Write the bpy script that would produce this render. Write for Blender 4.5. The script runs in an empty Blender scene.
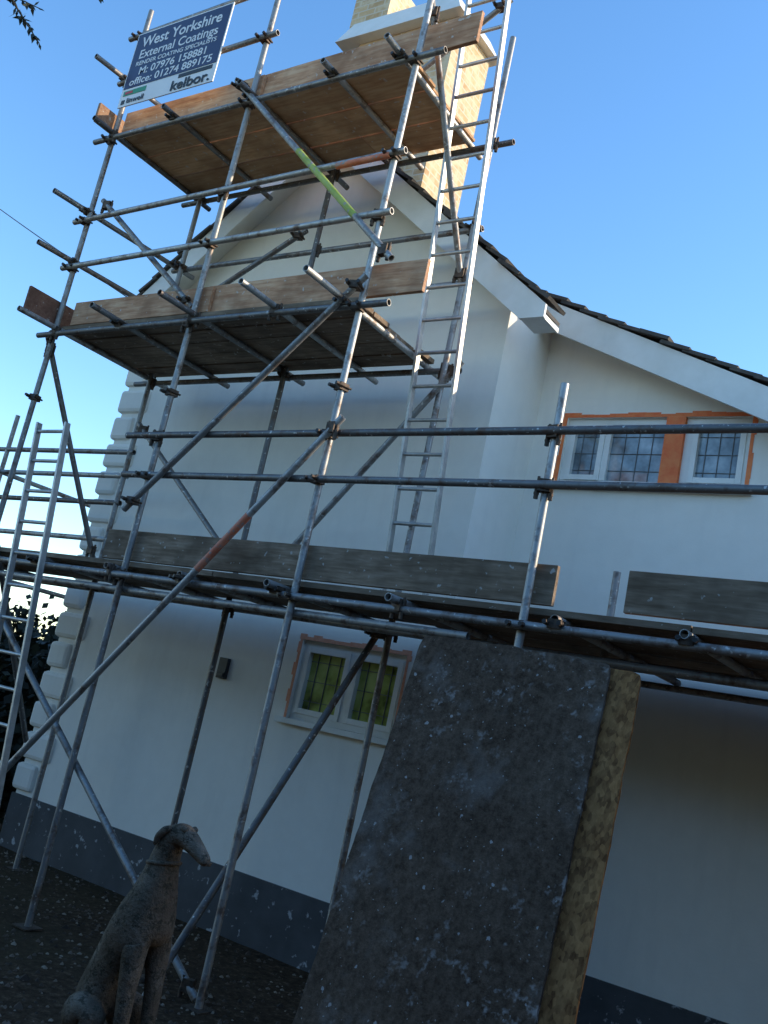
import bpy, math, random
from mathutils import Vector, Matrix, noise
random.seed(7)
S=1.25
sc=bpy.context.scene
sc.view_settings.view_transform='Standard'; sc.view_settings.look='None'; sc.view_settings.exposure=0
COL=bpy.context.collection
# ---------------------------------------------------------------- materials
def newmat(name):
    m=bpy.data.materials.new(name); m.use_nodes=True
    nt=m.node_tree; b=nt.nodes['Principled BSDF']
    return m,nt,b
def N(nt,t,**k):
    n=nt.nodes.new(t)
    for a,v in k.items(): setattr(n,a,v)
    return n
def L(nt,a,b): nt.links.new(a,b)
def coords(nt,scale=(1,1,1),rot=(0,0,0)):
    tc=N(nt,'ShaderNodeTexCoord'); mp=N(nt,'ShaderNodeMapping'); mp.inputs['Scale'].default_value=scale; mp.inputs['Rotation'].default_value=rot
    L(nt,tc.outputs['Object'],mp.inputs['Vector']); return mp.outputs[0]
def noisef(nt,vec,scale,detail=6,rough=.6):
    n=N(nt,'ShaderNodeTexNoise'); n.inputs['Scale'].default_value=scale; n.inputs['Detail'].default_value=min(detail,3.5); n.inputs['Roughness'].default_value=rough
    L(nt,vec,n.inputs['Vector']); return n.outputs['Fac']
def ramp(nt,fac,stops):
    r=N(nt,'ShaderNodeValToRGB'); e=r.color_ramp.elements
    while len(e)<len(stops): e.new(.5)
    for i,(p,c) in enumerate(stops):
        e[i].position=p; e[i].color=(*c,1) if len(c)==3 else c
    L(nt,fac,r.inputs[0]); return r.outputs[0]
def mix(nt,f,a,b,mode='MIX'):
    m=N(nt,'ShaderNodeMix',data_type='RGBA',blend_type=mode)
    for s,v in ((m.inputs[0],f),(m.inputs[6],a),(m.inputs[7],b)):
        if hasattr(v,'is_output'): L(nt,v,s)
        elif isinstance(v,(int,float)): s.default_value=v
        else: s.default_value=(*v,1)
    return m.outputs[2]
def bump(nt,b,h,strength=.3,dist=.01):
    n=N(nt,'ShaderNodeBump'); n.inputs['Strength'].default_value=strength; n.inputs['Distance'].default_value=dist
    L(nt,h,n.inputs['Height']); L(nt,n.outputs[0],b.inputs['Normal'])
def simple(name,c1,c2,scale=5,rough=.7,metal=0,bs=.2,bd=.005,bscale=None,stretch=(1,1,1)):
    m,nt,b=newmat(name); v=coords(nt,stretch)
    f=noisef(nt,v,scale); L(nt,ramp(nt,f,[(.3,c1),(.7,c2)]),b.inputs['Base Color'])
    b.inputs['Roughness'].default_value=rough; b.inputs['Metallic'].default_value=metal
    if bs: bump(nt,b,noisef(nt,v,bscale or scale*4),bs,bd)
    return m
def attr(nt,name='tint'):
    a=N(nt,'ShaderNodeAttribute'); a.attribute_name=name; return a.outputs['Fac']

m_render,nt,b=newmat('white_render'); v=coords(nt)
big=noisef(nt,v,.8,4); fine=noisef(nt,v,7,6)
c=mix(nt,big,(.87,.81,.71),(.92,.87,.79)); c=mix(nt,ramp(nt,fine,[(.35,(0,0,0)),(.75,(.35,.35,.35))]),c,(.78,.73,.65))
v2=coords(nt,(3,3,.35)); st=noisef(nt,v2,2.2,5); c=mix(nt,ramp(nt,st,[(.52,(0,0,0)),(.8,(.3,.3,.3))]),c,(.70,.65,.58))
L(nt,c,b.inputs['Base Color']); b.inputs['Roughness'].default_value=.85
h=N(nt,'ShaderNodeMath',operation='ADD'); L(nt,noisef(nt,v,1.8,3),h.inputs[0])
h2=N(nt,'ShaderNodeMath',operation='MULTIPLY'); L(nt,noisef(nt,v,90,2),h2.inputs[0]); h2.inputs[1].default_value=.08; L(nt,h2.outputs[0],h.inputs[1])
bump(nt,b,h.outputs[0],.35,.03)
m_trim=simple('white_trim_paint',(.74,.72,.66),(.86,.84,.79),4,.45,bs=.05)
m_plinth,nt,b=newmat('grey_plinth_paint'); v=coords(nt)
L(nt,mix(nt,ramp(nt,noisef(nt,v,14,6),[(.63,(0,0,0)),(.70,(1,1,1))]),ramp(nt,noisef(nt,v,3),[(.3,(.052,.052,.055)),(.7,(.085,.086,.09))]),(.4,.4,.4)),b.inputs['Base Color'])
b.inputs['Roughness'].default_value=.8; bump(nt,b,noisef(nt,v,40),.3,.006)
m_tile=simple('roof_tile',(.05,.045,.042),(.12,.10,.085),9,.85,bs=.4)
m_brick,nt,b=newmat('chimney_brick'); v=coords(nt)
tcb=N(nt,'ShaderNodeTexCoord'); sx_=N(nt,'ShaderNodeSeparateXYZ'); L(nt,tcb.outputs['Object'],sx_.inputs[0]); ad_=N(nt,'ShaderNodeMath',operation='ADD'); L(nt,sx_.outputs[0],ad_.inputs[0]); L(nt,sx_.outputs[1],ad_.inputs[1]); cb_=N(nt,'ShaderNodeCombineXYZ'); L(nt,ad_.outputs[0],cb_.inputs[0]); L(nt,sx_.outputs[2],cb_.inputs[1])
br=N(nt,'ShaderNodeTexBrick'); br.inputs['Scale'].default_value=1; br.inputs['Brick Width'].default_value=.225; br.inputs['Row Height'].default_value=.075; br.inputs['Mortar Size'].default_value=.008
br.inputs['Color1'].default_value=(.64,.44,.23,1); br.inputs['Color2'].default_value=(.50,.31,.15,1); br.inputs['Mortar'].default_value=(.62,.54,.42,1)
L(nt,cb_.outputs[0],br.inputs['Vector']); L(nt,mix(nt,ramp(nt,noisef(nt,v,9),[(.38,(0,0,0)),(.6,(.85,.85,.85))]),br.outputs[0],(.70,.57,.38)),b.inputs['Base Color']); b.inputs['Roughness'].default_value=.9
bump(nt,b,br.outputs['Fac'],-.5,.008)
m_tube,nt,b=newmat('galvanised_tube'); v=coords(nt); t=attr(nt)
base=ramp(nt,t,[(0,(.13,.12,.115)),(.5,(.28,.27,.26)),(.8,(.46,.45,.43)),(1,(.26,.21,.18))])
rust=ramp(nt,noisef(nt,v,9,8,.7),[(.50,(0,0,0)),(.66,(.8,.8,.8))])
c=mix(nt,rust,base,(.14,.08,.05)); spl=ramp(nt,noisef(nt,v,38,3,.5),[(.64,(0,0,0)),(.70,(1,1,1))])
c=mix(nt,spl,c,(.6,.58,.54)); L(nt,c,b.inputs['Base Color'])
b.inputs['Metallic'].default_value=.6
r=N(nt,'ShaderNodeMapRange'); L(nt,noisef(nt,v,20),r.inputs[0]); r.inputs[3].default_value=.35; r.inputs[4].default_value=.75; L(nt,r.outputs[0],b.inputs['Roughness'])
bump(nt,b,noisef(nt,v,60),.15,.002)
m_coupler=simple('rusty_coupler',(.04,.03,.022),(.15,.10,.07),30,.65,.5)
m_alu=simple('ladder_aluminium',(.38,.37,.35),(.58,.56,.53),12,.5,.75,bs=.1)
def flaky(name,c1,c2):
    m,nt,b=newmat(name); v=coords(nt)
    L(nt,mix(nt,ramp(nt,noisef(nt,v,22,4,.7),[(.36,(0,0,0)),(.44,(1,1,1))]),(.3,.28,.26),ramp(nt,noisef(nt,v,9),[(.3,c1),(.7,c2)])),b.inputs['Base Color']); b.inputs['Roughness'].default_value=.6; return m
m_red=flaky('red_band_paint',(.58,.12,.05),(.70,.26,.15)); m_green=flaky('green_band_paint',(.28,.35,.05),(.44,.50,.12))
def wood(name,ca,cb,cc,rough=.8):
    m,nt,b=newmat(name); v=coords(nt,(1,9,9)); t=attr(nt)
    off=N(nt,'ShaderNodeVectorMath',operation='ADD'); L(nt,v,off.inputs[0])
    cm=N(nt,'ShaderNodeCombineXYZ'); mt=N(nt,'ShaderNodeMath',operation='MULTIPLY'); L(nt,t,mt.inputs[0]); mt.inputs[1].default_value=30; L(nt,mt.outputs[0],cm.inputs[0]); L(nt,mt.outputs[0],cm.inputs[1]); L(nt,cm.outputs[0],off.inputs[1])
    g=noisef(nt,off.outputs[0],4,8,.65)
    c=ramp(nt,g,[(.3,ca),(.5,cb),(.7,cc)])
    c=mix(nt,t,c,mix(nt,.5,c,(.05,.04,.03)))
    v3=coords(nt); dirt=ramp(nt,noisef(nt,v3,2.6,5),[(.42,(0,0,0)),(.66,(.7,.7,.7))]); c=mix(nt,dirt,c,tuple(x*.55 for x in ca))
    spl=ramp(nt,noisef(nt,v3,22,3,.5),[(.66,(0,0,0)),(.71,(.7,.7,.7))]); c=mix(nt,spl,c,(.58,.55,.50))
    L(nt,c,b.inputs['Base Color']); b.inputs['Roughness'].default_value=rough; b.inputs['Specular IOR Level'].default_value=.25; bump(nt,b,g,.35,.004); return m
m_wgrey=wood('weathered_board',(.18,.12,.075),(.30,.21,.14),(.42,.31,.22))
m_worange=wood('new_pine_board',(.45,.21,.11),(.64,.35,.20),(.76,.49,.31))
m_ply=wood('plywood_deck',(.60,.30,.14),(.74,.43,.22),(.80,.52,.30))
m_wred=wood('red_stained_board',(.20,.09,.06),(.30,.14,.09),(.38,.2,.13))
m_glass,nt,b=newmat('window_glass'); v=coords(nt)
L(nt,ramp(nt,noisef(nt,v,5,4),[(.35,(.12,.15,.17)),(.55,(.28,.34,.38)),(.72,(.48,.54,.58))]),b.inputs['Base Color']); b.inputs['Roughness'].default_value=.06; b.inputs['IOR'].default_value=1.6  # pale blue-grey patches paint reflected light into the base colour
bump(nt,b,noisef(nt,v,6,2),.1,.01)
m_glassy,nt,b=newmat('window_glass_painted_reflection'); v=coords(nt)
L(nt,ramp(nt,noisef(nt,v,4,5),[(.35,(.08,.10,.02)),(.5,(.36,.42,.10)),(.7,(.56,.62,.20))]),b.inputs['Base Color']); b.inputs['Roughness'].default_value=.12  # yellow-green garden reflection painted into the base colour as noise
m_lead=simple('window_lead',(.12,.12,.12),(.19,.19,.19),20,.5,.2)
m_tape=simple('orange_masking_tape',(.70,.26,.14),(.80,.38,.24),20,.7)
m_tapered=simple('red_masking_tape',(.84,.14,.03),(.90,.25,.07),14,.6)
m_black=simple('black_plastic_and_hollow_shade',(.015,.015,.015),(.03,.03,.03),10,.5)
m_navy=simple('sign_navy',(.018,.024,.07),(.030,.036,.10),3,.4,bs=0)
m_white=simple('sign_white',(.72,.72,.72),(.82,.81,.79),3,.4,bs=0)
m_sred=simple('sign_red',(.55,.03,.03),(.6,.04,.04),3,.4,bs=0)
m_sgreen=simple('sign_green',(.03,.25,.12),(.04,.3,.15),3,.4,bs=0)

class MB:
    def __init__(s): s.v=[];s.f=[];s.m=[];s.t=[];s.sm=[];s.mats=[]
    def mi(s,m):
        if m not in s.mats: s.mats.append(m)
        return s.mats.index(m)
    def face(s,pts,m,t=.5,sm=False):
        k=len(s.v); s.v+= [tuple(p) for p in pts]; s.f.append(tuple(range(k,k+len(pts)))); s.m.append(s.mi(m)); s.t.append(t); s.sm.append(sm)
    def hexa(s,c,m,t=.5):
        k=len(s.v); s.v+=[tuple(p) for p in c]
        for q in ((3,2,1,0),(4,5,6,7),(0,1,5,4),(1,2,6,5),(2,3,7,6),(3,0,4,7)):
            s.f.append(tuple(k+i for i in q)); s.m.append(s.mi(m)); s.t.append(t); s.sm.append(False)
    def box(s,a,b,m,t=.5,M=None):
        x0,y0,z0=a;x1,y1,z1=b
        c=[(x0,y0,z0),(x1,y0,z0),(x1,y1,z0),(x0,y1,z0),(x0,y0,z1),(x1,y0,z1),(x1,y1,z1),(x0,y1,z1)]
        if M: c=[tuple(M@Vector(p)) for p in c]
        s.hexa(c,m,t)
    def tube(s,p,q,r,m,t=.5,n=12,r2=None):
        p=Vector(p);q=Vector(q);d=(q-p).normalized(); r2=r if r2 is None else r2
        a=d.orthogonal().normalized(); bb=d.cross(a)
        k=len(s.v)
        for i in range(n):
            w=a*math.cos(2*math.pi*i/n)+bb*math.sin(2*math.pi*i/n)
            s.v.append(tuple(p+w*r)); s.v.append(tuple(q+w*r2))
        for i in range(n):
            j=(i+1)%n; s.f.append((k+2*i,k+2*j,k+2*j+1,k+2*i+1)); s.m.append(s.mi(m)); s.t.append(t); s.sm.append(True)
        for e,(c,rr) in enumerate(((p,r),(q,r2))):
            k2=len(s.v); dd=d*(.03 if e==0 else -.03)
            for i in range(n):
                w=a*math.cos(2*math.pi*i/n)+bb*math.sin(2*math.pi*i/n)
                s.v.append(tuple(c+w*rr)); s.v.append(tuple(c+w*rr*.84)); s.v.append(tuple(c+w*rr*.84+dd))
            for i in range(n):
                j=(i+1)%n
                s.f.append((k2+3*i,k2+3*j,k2+3*j+1,k2+3*i+1)); s.f.append((k2+3*i+1,k2+3*j+1,k2+3*j+2,k2+3*i+2)); s.m+=[s.mi(m)]*2; s.t+=[t]*2; s.sm+=[False]*2
            s.f.append(tuple(k2+3*i+2 for i in range(n))); s.m.append(s.mi(m_black)); s.t.append(0); s.sm.append(False)  # black disc inside the open end paints the dark of the hollow
    def prism(s,poly,y0,y1,m,t=.5):
        n=len(poly)
        s.face([(x,y0,z) for x,z in poly],m,t); s.face([(x,y1,z) for x,z in reversed(poly)],m,t)
        for i in range(n):
            a=poly[i];b2=poly[(i+1)%n]; s.face([(a[0],y0,a[1]),(a[0],y1,a[1]),(b2[0],y1,b2[1]),(b2[0],y0,b2[1])],m,t)
    def obj(s,name,parent=None,bevel=0):
        me=bpy.data.meshes.new(name); me.from_pydata([(x*S,y*S,z*S) for x,y,z in s.v],[],s.f)
        for m in s.mats: me.materials.append(m)
        me.polygons.foreach_set('material_index',s.m); me.polygons.foreach_set('use_smooth',s.sm)
        at=me.attributes.new('tint','FLOAT','FACE'); at.data.foreach_set('value',s.t)
        me.update(); o=bpy.data.objects.new(name,me); COL.objects.link(o)
        if parent: o.parent=parent
        if bevel:
            bm=o.modifiers.new('bevel','BEVEL'); bm.width=bevel; bm.segments=2; bm.limit_method='ANGLE'
        return o
def empty(name):
    e=bpy.data.objects.new(name,None); e.empty_display_size=.3; COL.objects.link(e); return e

G=.08
# ---------------------------------------------------------------- house
house=empty('rendered_house')
AX,AZ,SL=-4.75,5.9,.82
def ztile(x): return AZ-SL*abs(x-AX)
def zr(x): return 4.5-.45*(x+2.9)
XL,XR=-6.5,-3.0
def wallface(mb,y,breaks,top,hole,m):
    bs=sorted(set(breaks+[hole[0],hole[1]]))
    for a,b_ in zip(bs,bs[1:]):
        if a>=hole[0]-1e-6 and b_<=hole[1]+1e-6:
            mb.face([(a,y,0),(b_,y,0),(b_,y,hole[2]),(a,y,hole[2])],m)
            mb.face([(a,y,hole[3]),(b_,y,hole[3]),(b_,y,top(b_)),(a,y,top(a))],m)
        else: mb.face([(a,y,0),(b_,y,0),(b_,y,top(b_)),(a,y,top(a))],m)
    x0,x1,z0,z1=hole; d=y+.09
    mb.face([(x0,y,z0),(x1,y,z0),(x1,d,z0),(x0,d,z0)],m); mb.face([(x0,y,z1),(x0,d,z1),(x1,d,z1),(x1,y,z1)],m)
    mb.face([(x0,y,z0),(x0,d,z0),(x0,d,z1),(x0,y,z1)],m); mb.face([(x1,y,z0),(x1,y,z1),(x1,d,z1),(x1,d,z0)],m)
    mb.face([(x0,d,z0),(x1,d,z0),(x1,d,z1),(x0,d,z1)],m_black)  # black sheet behind the glass stands in for the dark room
W=MB()
mt=lambda x: ztile(x)-.07
LH=(-4.07,-3.25,1.45,1.96); UH=(-2.77,-1.58,3.27,3.73)
wallface(W,0,[XL,AX,XR],mt,LH,m_render)
wallface(W,.6,[XR,1.5],lambda x:zr(x)-.07,UH,m_render)
W.face([(XR,0,0),(XR,.6,0),(XR,.6,mt(XR)+.1),(XR,0,mt(XR))],m_render)
W.face([(XL,6,0),(XL,0,0),(XL,0,mt(XL)),(XL,6,mt(XL))],m_render)
W.face([(1.5,.6,0),(1.5,6,0),(1.5,6,zr(1.5)-.07),(1.5,.6,zr(1.5)-.07)],m_render)
W.face([(1.5,6,0),(XL,6,0),(XL,6,mt(XL)),(AX,6,mt(AX)),(-3.2,6,mt(-3.2)),(1.5,6,zr(1.5)-.07)],m_render)
W.obj('walls',house)
P=MB()
P.box((XL-.02,-.02,0),(XR+.02,.3,.47),m_plinth); P.box((XR+.021,.58,0),(1.52,.9,.44),m_plinth); P.box((XL-.019,.3,0),(XL+.1,6,.47),m_plinth)
P.obj('plinth',house)
Q=MB(); z=.50;i=0
while z<4.2:
    w=.30 if i%2 else .19; d2=.19 if i%2 else .30
    Q.box((XL-.045,-.035,z),(XL+w,d2,z+.20),m_render); z+=.236;i+=1
Q.obj('quoins',house,bevel=.04)
R=MB()
def course_run(xa,za,xb,zb,y0,y1,step=.16,th=.022,tilew=.2,clip=None):
    a=Vector((xa,0,za)); b_=Vector((xb,0,zb)); d=(b_-a); n=int(d.length/step); d.normalize(); up=Vector((-d.z,0,d.x)); 
    if up.z<0: up=-up
    for i in range(n+1):
        lo=a+d*(i*step+step*1.25); hi=a+d*(i*step)
        if i==n: lo=b_+d*.03
        ye=y1
        if clip and lo.x>clip: ye=.0
        y=y0; k=0
        while y<ye:
            w=tilew if k<4 else 1.2
            yy=min(y+w-.004,ye); j=random.uniform(-.008,.008); jj=random.uniform(-.014,.014); jy=random.uniform(-.018,.012) if k==0 else 0
            l2=lo+d*jj
            p=[hi+up*(.0+j),l2+up*(.018+j)]
            q=[p_+up*th for p_ in p]
            c=[(p[0].x,y+jy,p[0].z),(p[1].x,y+jy,p[1].z),(p[1].x,yy,p[1].z),(p[0].x,yy,p[0].z),(q[0].x,y+jy,q[0].z),(q[1].x,y+jy,q[1].z),(q[1].x,yy,q[1].z),(q[0].x,yy,q[0].z)]
            R.hexa(c,m_tile); y+=w;k+=1
course_run(AX,AZ-.02,-2.66,ztile(-2.66)-.02,-.24,6.1,clip=-2.97)
course_run(AX,AZ-.02,-6.90,ztile(-6.90)-.02,-.24,6.1)
course_run(-3.15,zr(-3.15)-.02,1.7,zr(1.7)-.02,.36,6.1)
for k in range(18): R.tube((AX,-.24+k*.35,AZ-.01),(AX,-.24+k*.35+.34,AZ-.01),.075,m_tile,n=10)
R.obj('roof_tiles',house)
B=MB()
def barge(poly,y,back,xa,za,xb,zb,yd):
    B.prism(poly,y-.02,y,m_trim)
    B.prism([(xa,za-.09),(xb,zb-.09),(xb,zb-.06),(xa,za-.06)],y+.001,back-.001,m_trim)
    B.prism([(xa,za-.05),(xb,zb-.05),(xb,zb-.025),(xa,za-.025)],y,yd,m_tile)
za=AZ-.03
for sx,xe,yd in ((1,-2.64,.0),(-1,-6.84,6)):
    ze=ztile(xe)-.03; zc=ze-.085; dep=.22
    xk=AX+sx*((za-dep)-zc)/SL
    poly=[(AX,za-dep),(xk,zc),(xe,zc),(xe,ze),(AX,za)]
    barge(poly,-.2,0,AX,za,xe,ze,yd)
    a,b_=sorted((xk,xe-.003*sx))
    B.box((a,-.199,zc+.002),(b_,(.0 if sx>0 else 6),zc+.02),m_trim); B.box((min(xk,xk+.02*sx),-.199,zc+.021),(max(xk,xk+.02*sx),(.0 if sx>0 else 6),ztile(xk)-.125),m_trim)
    B.box((min(xe,xe-.02*sx)-.002*sx,-.199,zc+.021),(max(xe,xe-.02*sx)-.002*sx,(.0 if sx>0 else 6),ze-.06),m_trim)
B.prism([(AX,za-.05),(XR,ztile(XR)-.08),(XR,ztile(XR)-.055),(AX,za-.025)],.001,6,m_tile)
xa,xb=-2.99,1.66
barge([(xa,zr(xa)-.23),(xb,zr(xb)-.23),(xb,zr(xb)-.03),(xa,zr(xa)-.03)],.4,.6,xa,zr(xa)-.03,xb,zr(xb)-.03,6)
B.obj('bargeboards',house)
C=MB()
C.box((-5.25,.4,4.8),(-4.25,.95,7.14),m_brick)
C.hexa([(-5.45,.3,7.14),(-4.18,.3,7.14),(-4.18,1.02,7.14),(-5.45,1.02,7.14),(-5.35,.38,7.36),(-4.3,.38,7.36),(-4.3,.97,7.36),(-5.35,.97,7.36)],m_trim)
C.box((-5.42,.40,7.36),(-5.02,.95,7.75),m_brick)
for x in (-5.31,-5.13): C.tube((x,.67,7.75),(x,.67,8.1),.08,m_brick,r2=.065,n=16)
C.obj('chimney',house)
def window(name,hole,y,lights,glass,tape):
    x0,x1,z0,z1=hole; w=MB(); yf=y+.03
    fr=.04
    w.box((x0,yf,z0),(x1,yf+.05,z0+fr),m_trim); w.box((x0,yf,z1-fr),(x1,yf+.05,z1),m_trim)
    for a,b_,kind in lights:
        if kind=='bar': w.box((a,yf-.003,z0+fr),(b_,yf+.05,z1-fr),m_trim)
        elif kind=='red': w.box((a,y-.004,z0-.0),(b_,yf+.05,z1),m_tapered)
        else:
            if kind=='case':
                e=.035
                w.box((a,yf-.012,z0+fr),(a+e,yf+.03,z1-fr),m_trim); w.box((b_-e,yf-.012,z0+fr),(b_,yf+.03,z1-fr),m_trim)
                w.box((a+e,yf-.012,z0+fr),(b_-e,yf+.03,z0+fr+e),m_trim); w.box((a+e,yf-.012,z1-fr-e),(b_-e,yf+.03,z1-fr),m_trim)
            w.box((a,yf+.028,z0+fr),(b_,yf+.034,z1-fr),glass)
            n=max(2,round((b_-a)/.085)); 
            for i in range(1,n):
                xx=a+(b_-a)*i/n; w.box((xx-.0022,yf+.02,z0+fr),(xx+.0022,yf+.0285,z1-fr),m_lead)
            for i in range(1,4):
                zz=z0+(z1-z0)*i/4; w.box((a,yf+.0215,zz-.0022),(b_,yf+.0275,zz+.0022),m_lead)
    t=.028
    def strip(xa,xb,za_,zb_):
        w.face([(xa,y-.003,za_),(xb,y-.003,za_),(xb,y-.003,zb_),(xa,y-.003,zb_)],tape)
    x=x0-t
    while x<x1+t:
        xx=min(x+random.uniform(.05,.14),x1+t); strip(x,xx,z1,z1+t*random.uniform(.6,1.4)); x=xx
    for xa_,sg_ in ((x0,-1),(x1,1)):
        z=z0
        while z<z1:
            zz=min(z+random.uniform(.05,.12),z1); e=t*random.uniform(.6,1.3); strip(min(xa_,xa_+sg_*e),max(xa_,xa_+sg_*e),z,zz); z=zz
    w.box((x0-.05,y-.055,z0-.035),(x1+.05,y+.03,z0),m_trim)
    w.obj(name,house,bevel=.002)
x0,x1,_,_=LH
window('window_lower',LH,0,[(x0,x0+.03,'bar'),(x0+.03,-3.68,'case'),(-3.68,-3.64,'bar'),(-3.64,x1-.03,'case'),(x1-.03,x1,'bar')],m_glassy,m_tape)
x0,x1,_,_=UH
window('window_upper',UH,.6,[(x0,x0+.03,'bar'),(x0+.03,-2.50,'case'),(-2.50,-2.46,'bar'),(-2.46,-2.10,'pane'),(-2.10,-1.98,'red'),(-1.98,-1.93,'bar'),(-1.93,x1-.03,'case'),(x1-.03,x1,'bar')],m_glass,m_tapered)
v_=MB(); v_.box((-4.73,-.03,1.61),(-4.65,0.002,1.75),m_black); v_.box((-4.72,-.04,1.62),(-4.66,-.03,1.65),m_black); v_.obj('wall_vent',house,bevel=.004)

# ---------------------------------------------------------------- scaffold
scaf=empty('scaffolding'); T=MB(); K=MB()
r0=.0195
def tb(p,q,t=None,r=r0,m=None): T.tube(p,q,r,m or m_tube,random.random() if t is None else t)
def coup(x,y,z):
    M=Matrix.Translation((x,y,z))@Matrix.Rotation(random.uniform(-.4,.4),4,'Z')@Matrix.Rotation(random.choice((0,math.pi/2)),4,'X')
    a=.029
    K.box((-a,-a,-.02),(a,a,.02),m_coupler,M=M)
    for s_ in (-1,1):
        K.tube(M@Vector((s_*a*1.1,-a*1.5,0)),M@Vector((s_*a*1.1,a*1.4,0)),.007,m_coupler,n=6)
        K.tube(M@Vector((s_*a*1.1,-a*1.5,0)),M@Vector((s_*a*1.1,-a*1.15,0)),.013,m_coupler,n=6)
YF,YB=-1.2,-.4
fx=[-5.9,-4.53,-3.22]; bx=[-5.76,-4.42,-3.14]
tops=[6.36,6.75,6.6]
for x,zt,tn in zip(fx,tops,(.5,.6,.75)):
    tb((x,YF,G),(x+.0,YF,3.2),tn-.1); tb((x,YF,3.2),(x,YF,zt),tn); coup(x,YF,3.2); T.box((x-.06,YF-.06,G),(x+.06,YF+.06,G+.008),m_coupler)
for x,zt in zip(bx,(5.75,5.55,6.0)):
    tb((x,YB,G),(x,YB,zt)); T.box((x-.06,YB-.06,G),(x+.06,YB+.06,G+.008),m_coupler)
for x in (-1.925,-.35,1.1):
    tb((x,YF-.0,G),(x,YF,3.18),.8)
for x in (-.75,.6): tb((x,YB,G),(x,YB,2.5))
tb((-1.86,YB,1.95),(-1.86,YB,2.5),.6)
o=2*r0
for zl,xa,xb,xc in ((2.05,-6.9,1.4,1.3),(3.66,-6.02,-3.0,-3.05),(5.22,-6.05,-3.0,-3.0)):
    tb((xa,YF-o,zl),(xb,YF-o,zl)); tb((xa+.05,YB+o,zl),(xc,YB+o,zl))
    for x in fx: coup(x,YF-r0,zl)
    for x in bx: coup(x,YB+r0,zl)
tb((-6.7,YF+o,1.97),(-2.2,YF+o,1.98)); tb((-3.4,-.8,2.0),(1.4,-.82,1.98)); tb((-2.9,.45,2.05),(1.4,.45,2.05))
for x in (-1.925,-.35): coup(x,YF-r0,2.05)
for zl,xs,ya in ((2.05+o,[-6.6,-5.3,-4.6,-4.0,-3.3,-2.55,-1.75,-1.2,-.6,0,.6,1.1],-1.30),(3.66+o,[-5.83,-5.15,-4.47,-3.8,-3.3],-1.55),(5.22+o,[-5.85,-5.2,-4.47,-3.8,-3.3],-1.40)):
    for x in xs:
        e=random.uniform(-.06,.06); ye=.5 if (zl<3 and x>-2.9) else -.18+random.uniform(-.05,.04); tb((x,ya+e,zl),(x+random.uniform(-.03,.03),ye,zl)); coup(x,YF-o,zl-r0)
def rail(xa,xb,z1,z2,y=YF-o,t=None,stds=()):
    tb((xa,y,z1),(xb,y,z2),t)
    for x in stds: coup(x,y+(r0 if y<-1 else -r0),z1+(z2-z1)*(x-xa)/(xb-xa))
rail(-4.78,1.4,2.91,2.97,t=.15,stds=(-4.53,-3.22,-1.925)); rail(-4.72,1.4,2.66,2.71,t=.3,stds=(-4.53,-3.22,-1.925))
rail(-5.98,-3.12,4.18,4.22,stds=fx); rail(-6.0,-3.12,4.55,4.60,stds=fx)
rail(-6.0,-2.75,6.10,6.14,stds=fx); rail(-5.97,-4.4,5.70,5.72,stds=fx[:2])
rail(-5.9,-3.1,4.62,4.62,YB+o,stds=bx); rail(-5.9,-3.1,4.22,4.25,YB+o,stds=bx[:2])
for z in (4.24,4.64,5.74): 
    tb((-5.90-o,-1.5,z),(-5.80-o,-.2,z)); coup(-5.9-r0,YF,z); coup(-5.8,YB,z)
def brace(p,q,t=None,c=True):
    tb(p,q,t)
    if c:
        P_=Vector(p);Q_=Vector(q);d=(Q_-P_).normalized()*.08; coup(*(P_+d)); coup(*(Q_-d))
yb=YF-2*o
brace((-3.10,yb,3.00),(-5.62,yb-.02,G),.82)
brace((-3.17,yb+.01,3.82),(-4.58,yb,2.43),.5)
brace((-4.62,yb,5.38),(-3.02,yb,3.90),.55)
brace((-5.75,YF+o,1.78),(-3.28,YF+o,.1),.6)
brace((-3.0,YB-o,3.68),(-4.05,YB-o,2.36))
brace((-3.17,YB-.03,2.08),(-3.42,-1.36,G),.1)
brace((-5.92-o,YF,3.66),(-5.8-o,YB,2.25),.3)
brace((-5.7,YB-o,3.3),(-4.45,YB-o,2.35),.4)
brace((-5.86,YB-o,4.05),(-4.5,YB-o,4.75),.3)
brace((-5.85,YF+o,4.75),(-4.6,YF+o,3.8),.5)
brace((-4.45,-.42,5.5),(-3.2,-.42,6.3),.5)
brace((-3.25,YF+o,5.7),(-3.14,YB,4.2),.5)
tb((-5.88,YF+o,2.15),(-6.02,YB,.9),.3)
def band(p,q,f0,f1,m): 
    p=Vector(p);q=Vector(q); T.tube(p+(q-p)*f0,p+(q-p)*f1,r0+.0012,m)
band((-3.10,yb,3.00),(-5.62,yb-.02,G),.19,.30,m_red)
band((-4.62,yb,5.38),(-3.02,yb,3.90),.45,.80,m_green)
band((-3.22,YF-o,4.59),(-3.98,YF-o,4.58),.0,.5,m_red)
for z in (3.1,2.9,2.68,2.4): tb((-7.6,YB,z),(-5.72,YB,z+random.uniform(-.02,.02)))
for x in (-7.3,): tb((x,YB,G),(x,YB,3.4)); tb((x,YF,G),(x,YF,3.4))
tb((-7.3,YF,2.05),(-7.3,3.0,2.05)); tb((-7.3,YF,2.9),(-7.3,3.0,2.9)); tb((-7.3,2.5,G),(-7.3,2.5,3.4))
T.obj('tubes',scaf); K.obj('couplers',scaf)
D=MB()
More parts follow.
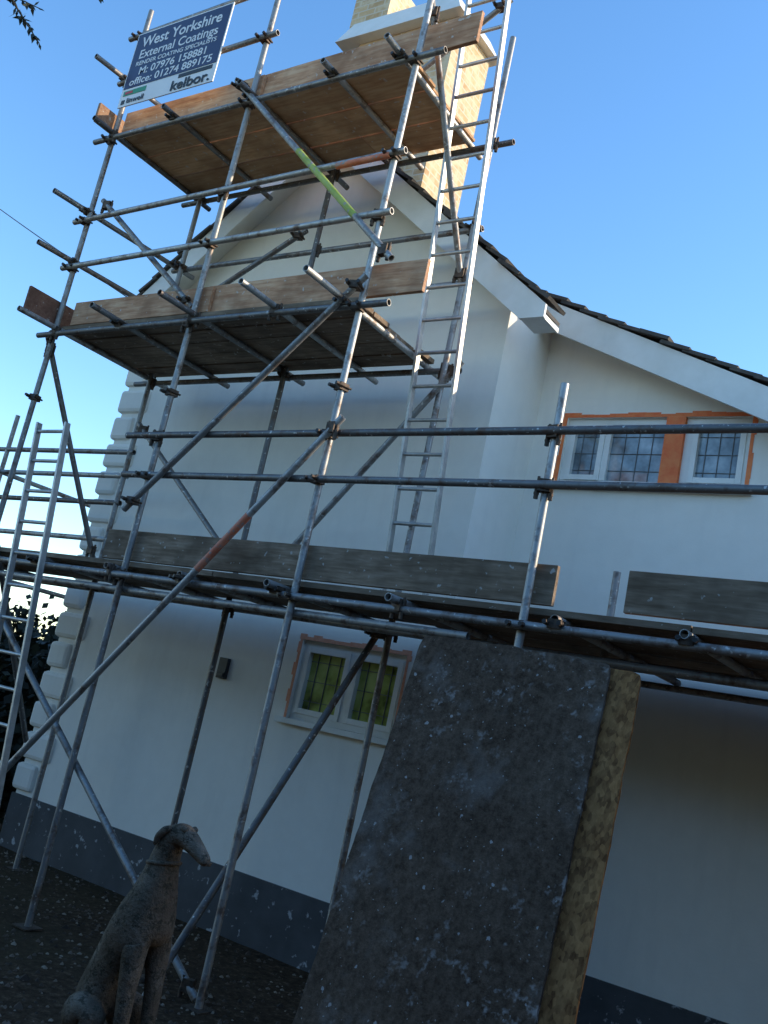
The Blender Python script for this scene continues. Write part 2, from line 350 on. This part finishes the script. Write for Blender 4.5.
def boards(xa,xb,ya,yb_,z,m,n,th=.03,cut=None):
    w=(yb_-ya)/n
    for i in range(n):
        xs=[xa+random.uniform(-.05,.03)]
        x=xa+random.uniform(1.8,3.0)
        while x<xb-.6: xs.append(x); x+=random.uniform(2.4,3.1)
        xs.append(xb+random.uniform(-.03,.03))
        for a,b_ in zip(xs,xs[1:]):
            j=random.uniform(0,.006); D.box((a+.003,ya+i*w+.005,z+j),(b_-.003,ya+(i+1)*w-.005,z+th+j),m,random.random()*.8)
boards(-6.75,1.4,-1.17,-.33,2.11,m_wgrey,5)
boards(-2.92,1.4,-.325,.52,2.112,m_wgrey,5)
boards(-5.85,-3.29,-1.17,-.33,3.72,m_wgrey,5)
boards(-5.90,-3.30,-1.17,-.35,5.28,m_ply,3,.02)
def toe(a,b_,z0,z1,y,m,t=.3,dz=0):
    D.hexa([(a,y-.014,z0),(b_,y-.014,z0+dz),(b_,y+.014,z0+dz),(a,y+.014,z0),(a,y-.014,z1),(b_,y-.014,z1+dz),(b_,y+.014,z1+dz),(a,y+.014,z1)],m,t)
toe(-4.80,-1.82,2.15,2.33,-1.155,m_wgrey,.1,.01); toe(-1.50,1.2,2.165,2.345,-1.15,m_wgrey,.4)
toe(-5.80,-4.45,3.757,3.93,-1.155,m_worange,.2,.0); toe(-4.52,-2.88,3.76,3.95,-1.126,m_worange,.05,.01)
toe(-5.87,-4.5,5.305,5.48,-1.155,m_worange,.3); toe(-4.9,-2.88,5.30,5.50,-1.125,m_worange,.1,.03)
D.box((-5.96,-1.45,3.757),(-5.935,-.30,3.93),m_wred,.4); D.box((-5.97,-1.35,5.305),(-5.945,-.4,5.46),m_worange,.8)
D.obj('boards',scaf,bevel=.003)
# ---------------------------------------------------------------- ladders
def ladder(name,bl,tl,wv,n,off=.2):
    e=empty(name); m=MB(); bl=Vector(bl);tl=Vector(tl);wv=Vector(wv); d=(tl-bl); u=d.normalized(); x=wv.normalized(); nn=u.cross(x)
    for s_ in (0,1):
        p=bl+wv*s_; c=[]
        for base in (p,p+d):
            for a,b_ in ((-.009,-.02),(.009,-.02),(.009,.02),(-.009,.02)): c.append(base+x*a+nn*b_)
        m.hexa(c,m_alu)
    for i in range(n):
        p=bl+u*(off+i*(d.length-off*1.3)/(n-1)); m.tube(p,p+wv,.012,m_alu,n=8)
    m.obj('rails_and_rungs',e,bevel=.002); return e
ladder('ladder',(-3.25,-.38,2.16),(-3.26,-.86,6.6),(.29,0,0),22,.1)
ladder('ladder',(-5.01,-1.40,G),(-5.52,-1.36,2.95),(.29,0,0),14)
# ---------------------------------------------------------------- sign
sg=empty('company_sign_board'); s_=MB()
X0,X1,Z0,Z1=-5.83,-4.86,5.43,6.06; ys=-1.285
s_.box((X0,ys,Z0),(X1,ys+.008,Z1),m_white); zb=Z0+.15; s_.box((X0+.012,ys-.003,zb),(X1-.012,ys-.0005,Z1-.012),m_navy)
s_.box((X0+.03,ys-.003,Z0+.09),(X0+.27,ys-.0005,Z0+.13),m_sgreen); s_.box((X0+.05,ys-.005,Z0+.10),(X0+.13,ys-.0032,Z0+.12),m_sred)
s_.box((X0+.03,ys-.003,Z0+.02),(X0+.065,ys-.0005,Z0+.055),m_black); s_.box((X0+.60,ys-.003,Z0+.11),(X0+.93,ys-.0005,Z0+.14),m_black)
s_.obj('panel',sg)
def text(body,x,z,size,m,width=None,bold=0):
    c=bpy.data.curves.new('lettering','FONT'); c.body=body; c.size=size*S; c.extrude=.0006; c.offset=bold; c.align_x='CENTER'; c.materials.append(m)
    o_=bpy.data.objects.new('lettering_'+body.split()[0].strip(':.').lower(),c); COL.objects.link(o_); o_.parent=sg
    o_.rotation_euler=(math.pi/2,0,0); o_.location=(x*S,(ys-.0042)*S,z*S)
    bpy.context.view_layer.update()
    if width: o_.scale.x=width*S/max(o_.dimensions.x,.01)
cx=(X0+X1)/2
text('West Yorkshire',cx,5.925,.125,m_white,.82,.0025); text('External Coatings',cx,5.825,.105,m_white,.80,.0015)
text('RENDER COATING SPECIALISTS',cx,5.765,.05,m_white,.82,.001)
text('M: 07976 158881',cx,5.68,.088,m_white,.68,.0015); text('office: 01274 889175',cx,5.60,.085,m_white,.84,.0015)
text('kelbor.',X0+.74,Z0+.018,.11,m_black,.38,.003); text('linwell',X0+.18,Z0+.022,.06,m_black,.18,.001)
# ---------------------------------------------------------------- leaning sheets
m_sheet,nt,b=newmat('dirty_plywood'); v=coords(nt)
n1=noisef(nt,v,2.4,8,.7); n2=noisef(nt,v,26,8,.85)
c=ramp(nt,n1,[(.3,(.080,.048,.030)),(.5,(.12,.076,.050)),(.7,(.17,.115,.078))]); c=mix(nt,.5,c,ramp(nt,n2,[(.36,(.030,.019,.012)),(.64,(.20,.138,.098))]))
vs_=coords(nt,(1,1,.10)); c=mix(nt,ramp(nt,noisef(nt,vs_,24,4,.7),[(.45,(0,0,0)),(.7,(.5,.5,.5))]),c,(.055,.036,.024))
big=ramp(nt,noisef(nt,v,1.6,4,.6),[(.40,(0,0,0)),(.60,(1,1,1))])
sp=ramp(nt,noisef(nt,v,9,6,.85),[(.57,(0,0,0)),(.68,(.75,.75,.75))]); sp=mix(nt,1,sp,big,'MULTIPLY'); c=mix(nt,sp,c,(.42,.37,.33))
c=mix(nt,ramp(nt,noisef(nt,v,3.2,4,.7),[(.55,(0,0,0)),(.72,(.45,.45,.45))]),c,(.26,.22,.19))
vw=N(nt,'ShaderNodeVectorMath',operation='ADD'); nn_=N(nt,'ShaderNodeTexNoise'); nn_.inputs['Scale'].default_value=60; L(nt,v,nn_.inputs['Vector']); sv_=N(nt,'ShaderNodeVectorMath',operation='SCALE'); L(nt,nn_.outputs['Color'],sv_.inputs[0]); sv_.inputs['Scale'].default_value=.02; L(nt,v,vw.inputs[0]); L(nt,sv_.outputs[0],vw.inputs[1])
def drops(c,scale,lo,hi,col):
    vo=N(nt,'ShaderNodeTexVoronoi'); vo.inputs['Scale'].default_value=scale; L(nt,vw.outputs[0],vo.inputs['Vector'])
    th_=N(nt,'ShaderNodeSeparateColor'); L(nt,vo.outputs['Color'],th_.inputs[0]); mr=N(nt,'ShaderNodeMapRange'); L(nt,th_.outputs[0],mr.inputs[0]); mr.inputs[1].default_value=lo; mr.inputs[2].default_value=1; mr.inputs[3].default_value=0; mr.inputs[4].default_value=hi
    lt=N(nt,'ShaderNodeMath',operation='LESS_THAN'); L(nt,vo.outputs['Distance'],lt.inputs[0]); L(nt,mr.outputs[0],lt.inputs[1]); ml=N(nt,'ShaderNodeMath',operation='MULTIPLY'); L(nt,lt.outputs[0],ml.inputs[0]); ml.inputs[1].default_value=.75
    return mix(nt,ml.outputs[0],c,col)
c=drops(c,16,.5,.16,(.46,.42,.39)); c=drops(c,40,.6,.2,(.42,.38,.34))
L(nt,c,b.inputs['Base Color']); b.inputs['Roughness'].default_value=.95; b.inputs['Specular IOR Level'].default_value=.12; bump(nt,b,n2,.7,.01)
m_osb,nt,b=newmat('weathered_chipboard'); v=coords(nt,(1,1,.5)); vo=N(nt,'ShaderNodeTexVoronoi'); vo.inputs['Scale'].default_value=60; L(nt,v,vo.inputs['Vector'])
sepc=N(nt,'ShaderNodeSeparateColor'); L(nt,vo.outputs['Color'],sepc.inputs[0])
c=mix(nt,.5,ramp(nt,sepc.outputs[0],[(.1,(.13,.05,.018)),(.9,(.52,.24,.085))]),ramp(nt,noisef(nt,v,16,8,.8),[(.35,(.10,.045,.02)),(.65,(.46,.24,.10))]))
L(nt,c,b.inputs['Base Color']); b.inputs['Roughness'].default_value=.9; b.inputs['Specular IOR Level'].default_value=.1; bump(nt,b,sepc.outputs[1],.6,.006)
def sheet(name,tl,tr,bl,br,th,m,seed):
    nx,nz=40,70; mb=MB(); tl,tr,bl,br=map(Vector,(tl,tr,bl,br)); nrm=(tr-tl).cross(bl-tl).normalized()
    if nrm.y>0: nrm=-nrm
    pts={}
    for i in range(nx+1):
        for j in range(nz+1):
            u=i/nx;w=j/nz; p=(tl*(1-u)+tr*u)*(1-w)+(bl*(1-u)+br*u)*w
            e=Vector((0,0,0))
            if i in(0,nx): e.x+=noise.noise(Vector((seed,j*.18,0)))*.005+noise.noise(Vector((seed,j*1.3,4)))*.003
            if j in(0,nz): e.z+=noise.noise(Vector((seed+9,i*.18,0)))*.006+noise.noise(Vector((seed+9,i*1.3,4)))*.003
            for ci,sx in ((0,1),(nx,-1)):
                dd=math.hypot(i-ci,j)
                if dd<1.8: e.z-=.005*(1.8-dd); e.x+=.005*sx*(1.8-dd)
            p=p+e+nrm*(.008*noise.noise(Vector((u*1.5+seed,w*2,0)))+.012*math.sin(u*3.1))
            pts[i,j]=p
    def q(a,b_,c_,d_): mb.face([a,b_,c_,d_],m)
    F=lambda i,j:pts[i,j]+nrm*th; K_=lambda i,j:pts[i,j]
    for i in range(nx):
        for j in range(nz):
            q(F(i,j+1),F(i+1,j+1),F(i+1,j),F(i,j)); q(K_(i,j),K_(i+1,j),K_(i+1,j+1),K_(i,j+1))
    for i in range(nx): q(F(i,0),F(i+1,0),K_(i+1,0),K_(i,0)); q(K_(i,nz),K_(i+1,nz),F(i+1,nz),F(i,nz))
    for j in range(nz): q(K_(0,j),K_(0,j+1),F(0,j+1),F(0,j)); q(F(nx,j),F(nx,j+1),K_(nx,j+1),K_(nx,j))
    return mb.obj(name)
sheet('plywood_sheet',(-2.30,-1.36,1.93),(-1.43,-1.36,1.92),(-2.15,-2.02,G),(-1.27,-2.02,G),.016,m_sheet,3)
sheet('chipboard_sheet',(-2.2,-1.335,1.90),(-1.315,-1.335,1.905),(-2.02,-1.98,G),(-1.16,-1.98,G),.014,m_osb,8)
# ---------------------------------------------------------------- greyhound statue
m_stone,nt,b=newmat('weathered_cast_stone'); v=coords(nt)
c=ramp(nt,noisef(nt,v,7,8,.75),[(.32,(.08,.058,.04)),(.5,(.15,.115,.082)),(.68,(.29,.235,.18))]); c=mix(nt,ramp(nt,noisef(nt,v,28,4,.8),[(.48,(0,0,0)),(.62,(.85,.85,.85))]),c,(.04,.034,.022))
L(nt,c,b.inputs['Base Color']); b.inputs['Roughness'].default_value=.95; b.inputs['Specular IOR Level'].default_value=.15; bump(nt,b,noisef(nt,v,30,8,.8),1,.014)
dog=empty('greyhound_statue')
def skin(name,pts,edges,root,parent,sub=2):
    me=bpy.data.meshes.new(name); me.from_pydata([p[:3] for p in pts],edges,[]); o_=bpy.data.objects.new(name,me); COL.objects.link(o_); o_.parent=parent
    sk=o_.modifiers.new('skin','SKIN'); sk.use_smooth_shade=True
    for i,p in enumerate(pts):
        sv=me.skin_vertices[0].data[i]; sv.radius=(p[3],p[4] if len(p)>4 else p[3]); sv.use_root=(i==root)
    ss=o_.modifiers.new('sub','SUBSURF'); ss.levels=sub; ss.render_levels=sub
    me.materials.append(m_stone); return o_
pts=[(-.15,0,.17,.105,.10),(-.12,0,.29,.090,.088),(-.065,0,.42,.098,.095),(-.005,0,.53,.105,.095),(.012,0,.64,.082,.072),(.015,0,.74,.058,.054),(.030,0,.815,.052,.050),(.068,0,.836,.052,.049),(.11,0,.822,.041,.037),(.155,0,.798,.032,.029),(.190,0,.778,.027,.024),(.214,0,.765,.019,.017),
 (.03,.055,.47,.055),(.045,.065,.34,.036),(.06,.065,.20,.028),(.07,.065,.06,.026),(.11,.065,.025,.028),
 (.03,-.055,.47,.055),(.045,-.065,.34,.036),(.06,-.065,.20,.028),(.07,-.065,.06,.026),(.11,-.065,.025,.028)]
ed=[(0,1),(1,2),(2,3),(3,4),(4,5),(5,6),(6,7),(7,8),(8,9),(9,10),(10,11),(3,12),(12,13),(13,14),(14,15),(15,16),(3,17),(17,18),(18,19),(19,20),(20,21)]
body=skin('body',pts,ed,0,dog)
for sgn in (1,-1):
    skin('hind_leg',[(-.15,.07*sgn,.19,.085),(-.09,.10*sgn,.21,.075),(-.02,.11*sgn,.22,.05),(-.07,.11*sgn,.13,.04),(-.13,.11*sgn,.05,.032),(-.04,.11*sgn,.03,.028),(.03,.11*sgn,.025,.028)],[(0,1),(1,2),(2,3),(3,4),(4,5),(5,6)],0,dog)
    skin('ear',[(.050,.040*sgn,.850,.010),(.030,.052*sgn,.840,.015),(.008,.056*sgn,.812,.014),(-.002,.054*sgn,.780,.006)],[(0,1),(1,2),(2,3)],0,dog)
    skin('brow',[(.085,.030*sgn,.860,.012),(.108,.026*sgn,.850,.010)],[(0,1)],0,dog,1)
skin('nose',[(.218,0,.770,.013),(.226,0,.766,.009)],[(0,1)],0,dog,1)
skin('tail',[(-.24,.02,.06,.03),(-.30,.10,.03,.02),(-.24,.19,.025,.013)],[(0,1),(1,2)],0,dog,1)
skin('collar',[(.014+.060*math.cos(a*math.pi/5),.058*math.sin(a*math.pi/5),.725+.010*math.cos(a*math.pi/5),.008) for a in range(10)],[(a,(a+1)%10) for a in range(10)],0,dog,1)
pb=MB(); pb.box((-.34,-.17,-.06),(.22,.17,0.005),m_stone); pb.box((-.38,-.21,-.26),(.26,.21,-.06),m_stone)
po=pb.obj('pedestal',dog,bevel=.012)
dog.location=(-2.245*S,-2.68*S,(G+.255)*S); dog.rotation_euler=(0,0,math.radians(2)); dog.scale=(.86*S,.86*S,.88*S)
po.scale=(1/S,)*3
# ---------------------------------------------------------------- ground
m_ground,nt,b=newmat('soil_and_gravel'); v=coords(nt)
n1=noisef(nt,v,.35,5); n2=noisef(nt,v,18,8,.8)
c=ramp(nt,n2,[(.3,(.034,.019,.010)),(.55,(.075,.045,.026)),(.72,(.17,.11,.07))]); c=mix(nt,ramp(nt,n1,[(.45,(0,0,0)),(.6,(.6,.6,.6))]),c,(.06,.042,.02)); L(nt,c,b.inputs['Base Color']); b.inputs['Roughness'].default_value=1; b.inputs['Specular IOR Level'].default_value=.1
bump(nt,b,n2,.8,.02)
n=90; me=bpy.data.meshes.new('ground'); vs=[];fs=[]
def sp_(i): u=(i/n*2-1); return math.sinh(u*6.2)/math.sinh(6.2)*600
for j in range(n+1):
    for i in range(n+1):
        x,y=sp_(i)-4,sp_(j)-3; d=math.hypot(x+4,y+3)
        vs.append((x,y,G*S+.03*noise.noise(Vector((x*1.3,y*1.3,0)))*max(0,1-d/25)))
for j in range(n):
    for i in range(n): a=j*(n+1)+i; fs.append((a,a+1,a+n+2,a+n+1))
me.from_pydata(vs,[],fs); me.materials.append(m_ground); go=bpy.data.objects.new('ground',me); COL.objects.link(go)
m_peb,nt,b=newmat('pebbles'); L(nt,ramp(nt,attr(nt),[(0,(.035,.022,.014)),(.7,(.14,.095,.065)),(1,(.32,.25,.18))]),b.inputs['Base Color']); b.inputs['Roughness'].default_value=.95
gm=MB()
for i in range(6500):
    x=random.uniform(-7,-1); y=random.uniform(-3.6,-.05); s1=random.uniform(.006,.022)*(1.8 if random.random()<.05 else 1); z=G+.024*noise.noise(Vector((x*S*1.3,y*S*1.3,0)))
    tt=random.random(); c=Vector((x,y,z)); k=[Vector((random.uniform(.6,1)*s1*a,random.uniform(.6,1)*s1*b_,random.uniform(.4,.8)*s1*cc)) for a,b_,cc in ((1,0,0),(0,1,0),(-1,0,0),(0,-1,0),(0,0,1))]
    for q in range(4): gm.face([c+k[q],c+k[(q+1)%4],c+k[4]],m_peb,tt)
gm.obj('gravel')
# ---------------------------------------------------------------- foliage
def leafmat(name,a,b_):
    m,nt,b=newmat(name); L(nt,ramp(nt,attr(nt),[(0,a),(1,b_)]),b.inputs['Base Color']); b.inputs['Roughness'].default_value=.6; return m
m_leaf=leafmat('dark_foliage',(.012,.02,.008),(.05,.075,.02)); m_dleaf=leafmat('evergreen_foliage',(.006,.009,.004),(.02,.026,.01)); m_bark=simple('bark',(.04,.03,.02),(.09,.07,.05),12,.9)
def leaf(mb,p,s1,m):
    d=Vector((random.gauss(0,1),random.gauss(0,1),random.gauss(0,1))).normalized(); u=d.orthogonal().normalized()*s1*.35; d*=s1
    mb.face([p-d*.5,p+u,p+d*.5,p-u],m,random.random())
hb=MB()
for cx_,cy_,cz_,rr in ((-7.4,.6,1.0,.72),(-7.9,.2,1.2,.65),(-7.5,1.2,1.2,.7),(-8.3,.8,.85,.85),(-7.3,.1,.65,.6),(-8.8,1.5,1.2,.85)):
    for i in range(2600):
        d=Vector((random.gauss(0,1),random.gauss(0,1),random.gauss(0,1))).normalized()*rr*random.uniform(.3,1.02)*(1+.2*noise.noise(Vector((cx_+i*.01,0,0))))
        p=Vector((cx_,cy_,cz_))+d
        if p.z>G and not(p.x>-6.62 and p.y>-.1): leaf(hb,p,random.uniform(.06,.11),m_dleaf)
    hb.tube((cx_,cy_,G),(cx_,cy_,cz_+rr*.5),.05,m_bark,r2=.02)
hb.obj('shrub')
def added_shade_hedge(x0,y0,x1,y1,w,hgt):
    m=MB(); a=Vector((x0,y0,0)); d=Vector((x1,y1,0))-a; ln=d.length; d.normalize(); nn=Vector((-d.y,d.x,0))
    M=Matrix((( d.x,nn.x,0,a.x),(d.y,nn.y,0,a.y),(0,0,1,0),(0,0,0,1)))
    m.box((0,-w*.4,G),(ln,w*.4,hgt*.94),m_leaf,.1,M)
    for i in range(int(ln*hgt*38)):
        s=random.uniform(0,ln); t=random.random()
        z=random.uniform(G,hgt); off=w*.45 if random.random()<.5 else -w*.45
        if t<.2: z=hgt*.95; off=random.uniform(-w*.45,w*.45)
        p=a+d*s+nn*(off*(1+.35*noise.noise(Vector((s*.8,z,off)))))+Vector((0,0,z+.25*noise.noise(Vector((s*.6,0,3)))*(z/hgt)))
        leaf(m,p,random.uniform(.18,.34),m_leaf)
    m.obj('added_shade_hedge')
added_shade_hedge(-12,-9.5,7,-9.5,1.2,4.4)  # unseen, added behind the camera to keep low sky off the lower wall
added_shade_hedge(3.6,-9,3.6,0,1.1,3.8)  # unseen, added off to the right to block sky and sun
tr=MB(); rnd=random.Random(5)
def limb(p,q,r,r2): tr.tube(p,q,r,m_bark,r2=r2,n=8)
tx,ty=-10.4,-2.7
limb((tx-.2,ty,G),(tx-.05,ty+.05,3.0),.22,.17); limb((tx-.05,ty+.05,3.0),(tx,ty+.1,6.2),.17,.09)
tips=[]
for i in range(44):
    a=rnd.uniform(0,2*math.pi); z=rnd.uniform(3,6.2); rr=rnd.uniform(.7,1.5); q=Vector((tx+math.cos(a)*rr,ty+math.sin(a)*rr,z+rnd.uniform(.5,1.2)))
    tips.append((Vector((tx,ty+.05,z)),q))
for k,(p,q) in enumerate(tips):
    limb(p,q,.035,.01)
    for j in range(150):
        f=rnd.uniform(.3,1.0); pp=p.lerp(q,f)+Vector((rnd.uniform(-.4,.4),rnd.uniform(-.4,.4),rnd.uniform(-.35,.35)))
        leaf(tr,pp,rnd.uniform(.07,.15),m_leaf)
tw=[((tx,ty+.1,5.8),(-8.4,-1.7,7.3),.05,.03),((-8.4,-1.7,7.3),(-7.76,-1.35,6.92),.018,.010),((-7.76,-1.35,6.92),(-7.34,-1.2,6.46),.010,.004),((-7.9,-1.42,7.0),(-7.40,-1.25,6.78),.008,.004),((-8.4,-1.7,7.3),(-7.3,-1.4,7.3),.02,.012),((-7.3,-1.4,7.3),(-6.57,-1.24,6.66),.010,.003)]
for k,(p,q,r1_,r2_) in enumerate(tw):
    limb(p,q,r1_,r2_)
    if k:
        p=Vector(p);q=Vector(q); d=(q-p).normalized()
        for j in range(int((q-p).length*60)):
            c_=p.lerp(q,rnd.random()); s1=rnd.uniform(.05,.11)
            e=(d*.9+Vector((rnd.gauss(0,.6),rnd.gauss(0,.6),rnd.gauss(-.3,.5)))).normalized(); u=e.orthogonal().normalized()*s1*.16
            tr.face([c_,c_+e*s1*.5+u,c_+e*s1,c_+e*s1*.5-u],m_dleaf,rnd.random())
tr.obj('tree')
# ---------------------------------------------------------------- overhead cable + pole
cb=MB(); a=Vector((-6.35,-.06,4.42)); b_=Vector((-13.0,1.0,7.7)); prev=a
for i in range(1,17):
    t=i/16; p=a.lerp(b_,t); p.z-=.03*4*t*(1-t); cb.tube(prev,p,.006,m_black,n=6); prev=p
cb.obj('overhead_cable')
up_=MB(); up_.tube((-13.0,1.0,G),(-13.0,1.0,7.9),.13,m_bark,r2=.09,n=12); up_.box((-13.06,.6,7.5),(-12.94,1.4,7.58),m_bark); up_.obj('utility_pole')
# ---------------------------------------------------------------- camera, light
ps,p_,ro=[math.radians(a) for a in (36.128,12.306,12.107)]
fw=Vector((-math.sin(ps)*math.cos(p_),math.cos(ps)*math.cos(p_),math.sin(p_))); rt=Vector((math.cos(ps),math.sin(ps),0)); up=rt.cross(fw)
i_=rt*math.cos(ro)+up*math.sin(ro); j_=-rt*math.sin(ro)+up*math.cos(ro)
cam=bpy.data.cameras.new('camera'); co=bpy.data.objects.new('camera',cam); COL.objects.link(co)
M=Matrix((i_,j_,-fw)).transposed().to_4x4(); M.translation=Vector((0,-5*S,1.5*S)); co.matrix_world=M
cam.sensor_fit='VERTICAL'; cam.sensor_height=36; cam.lens=978/1024*36; cam.clip_end=3000; cam.clip_start=.05
sc.camera=co
az=math.radians(40); el=math.radians(24)
sd=Vector((math.cos(el)*math.cos(az),math.cos(el)*math.sin(az),math.sin(el)))
sl=bpy.data.lights.new('sun','SUN'); sl.energy=5; sl.angle=math.radians(.5); sl.color=(1,.84,.60)
so=bpy.data.objects.new('sun',sl); COL.objects.link(so); so.rotation_euler=sd.to_track_quat('Z','Y').to_euler()
w=bpy.data.worlds.new('World'); sc.world=w; w.use_nodes=True; nt=w.node_tree
sky=N(nt,'ShaderNodeTexSky',sky_type='NISHITA'); sky.sun_disc=False; sky.sun_elevation=el; sky.sun_rotation=math.pi/2-az
sky.air_density=1.0; sky.dust_density=.3; sky.ozone_density=2.2
hs=N(nt,'ShaderNodeHueSaturation'); hs.inputs['Saturation'].default_value=1.2; hs.inputs['Value'].default_value=2.35; L(nt,sky.outputs[0],hs.inputs['Color'])
bg=nt.nodes['Background']; bg.inputs[1].default_value=.15; L(nt,hs.outputs[0],bg.inputs[0])
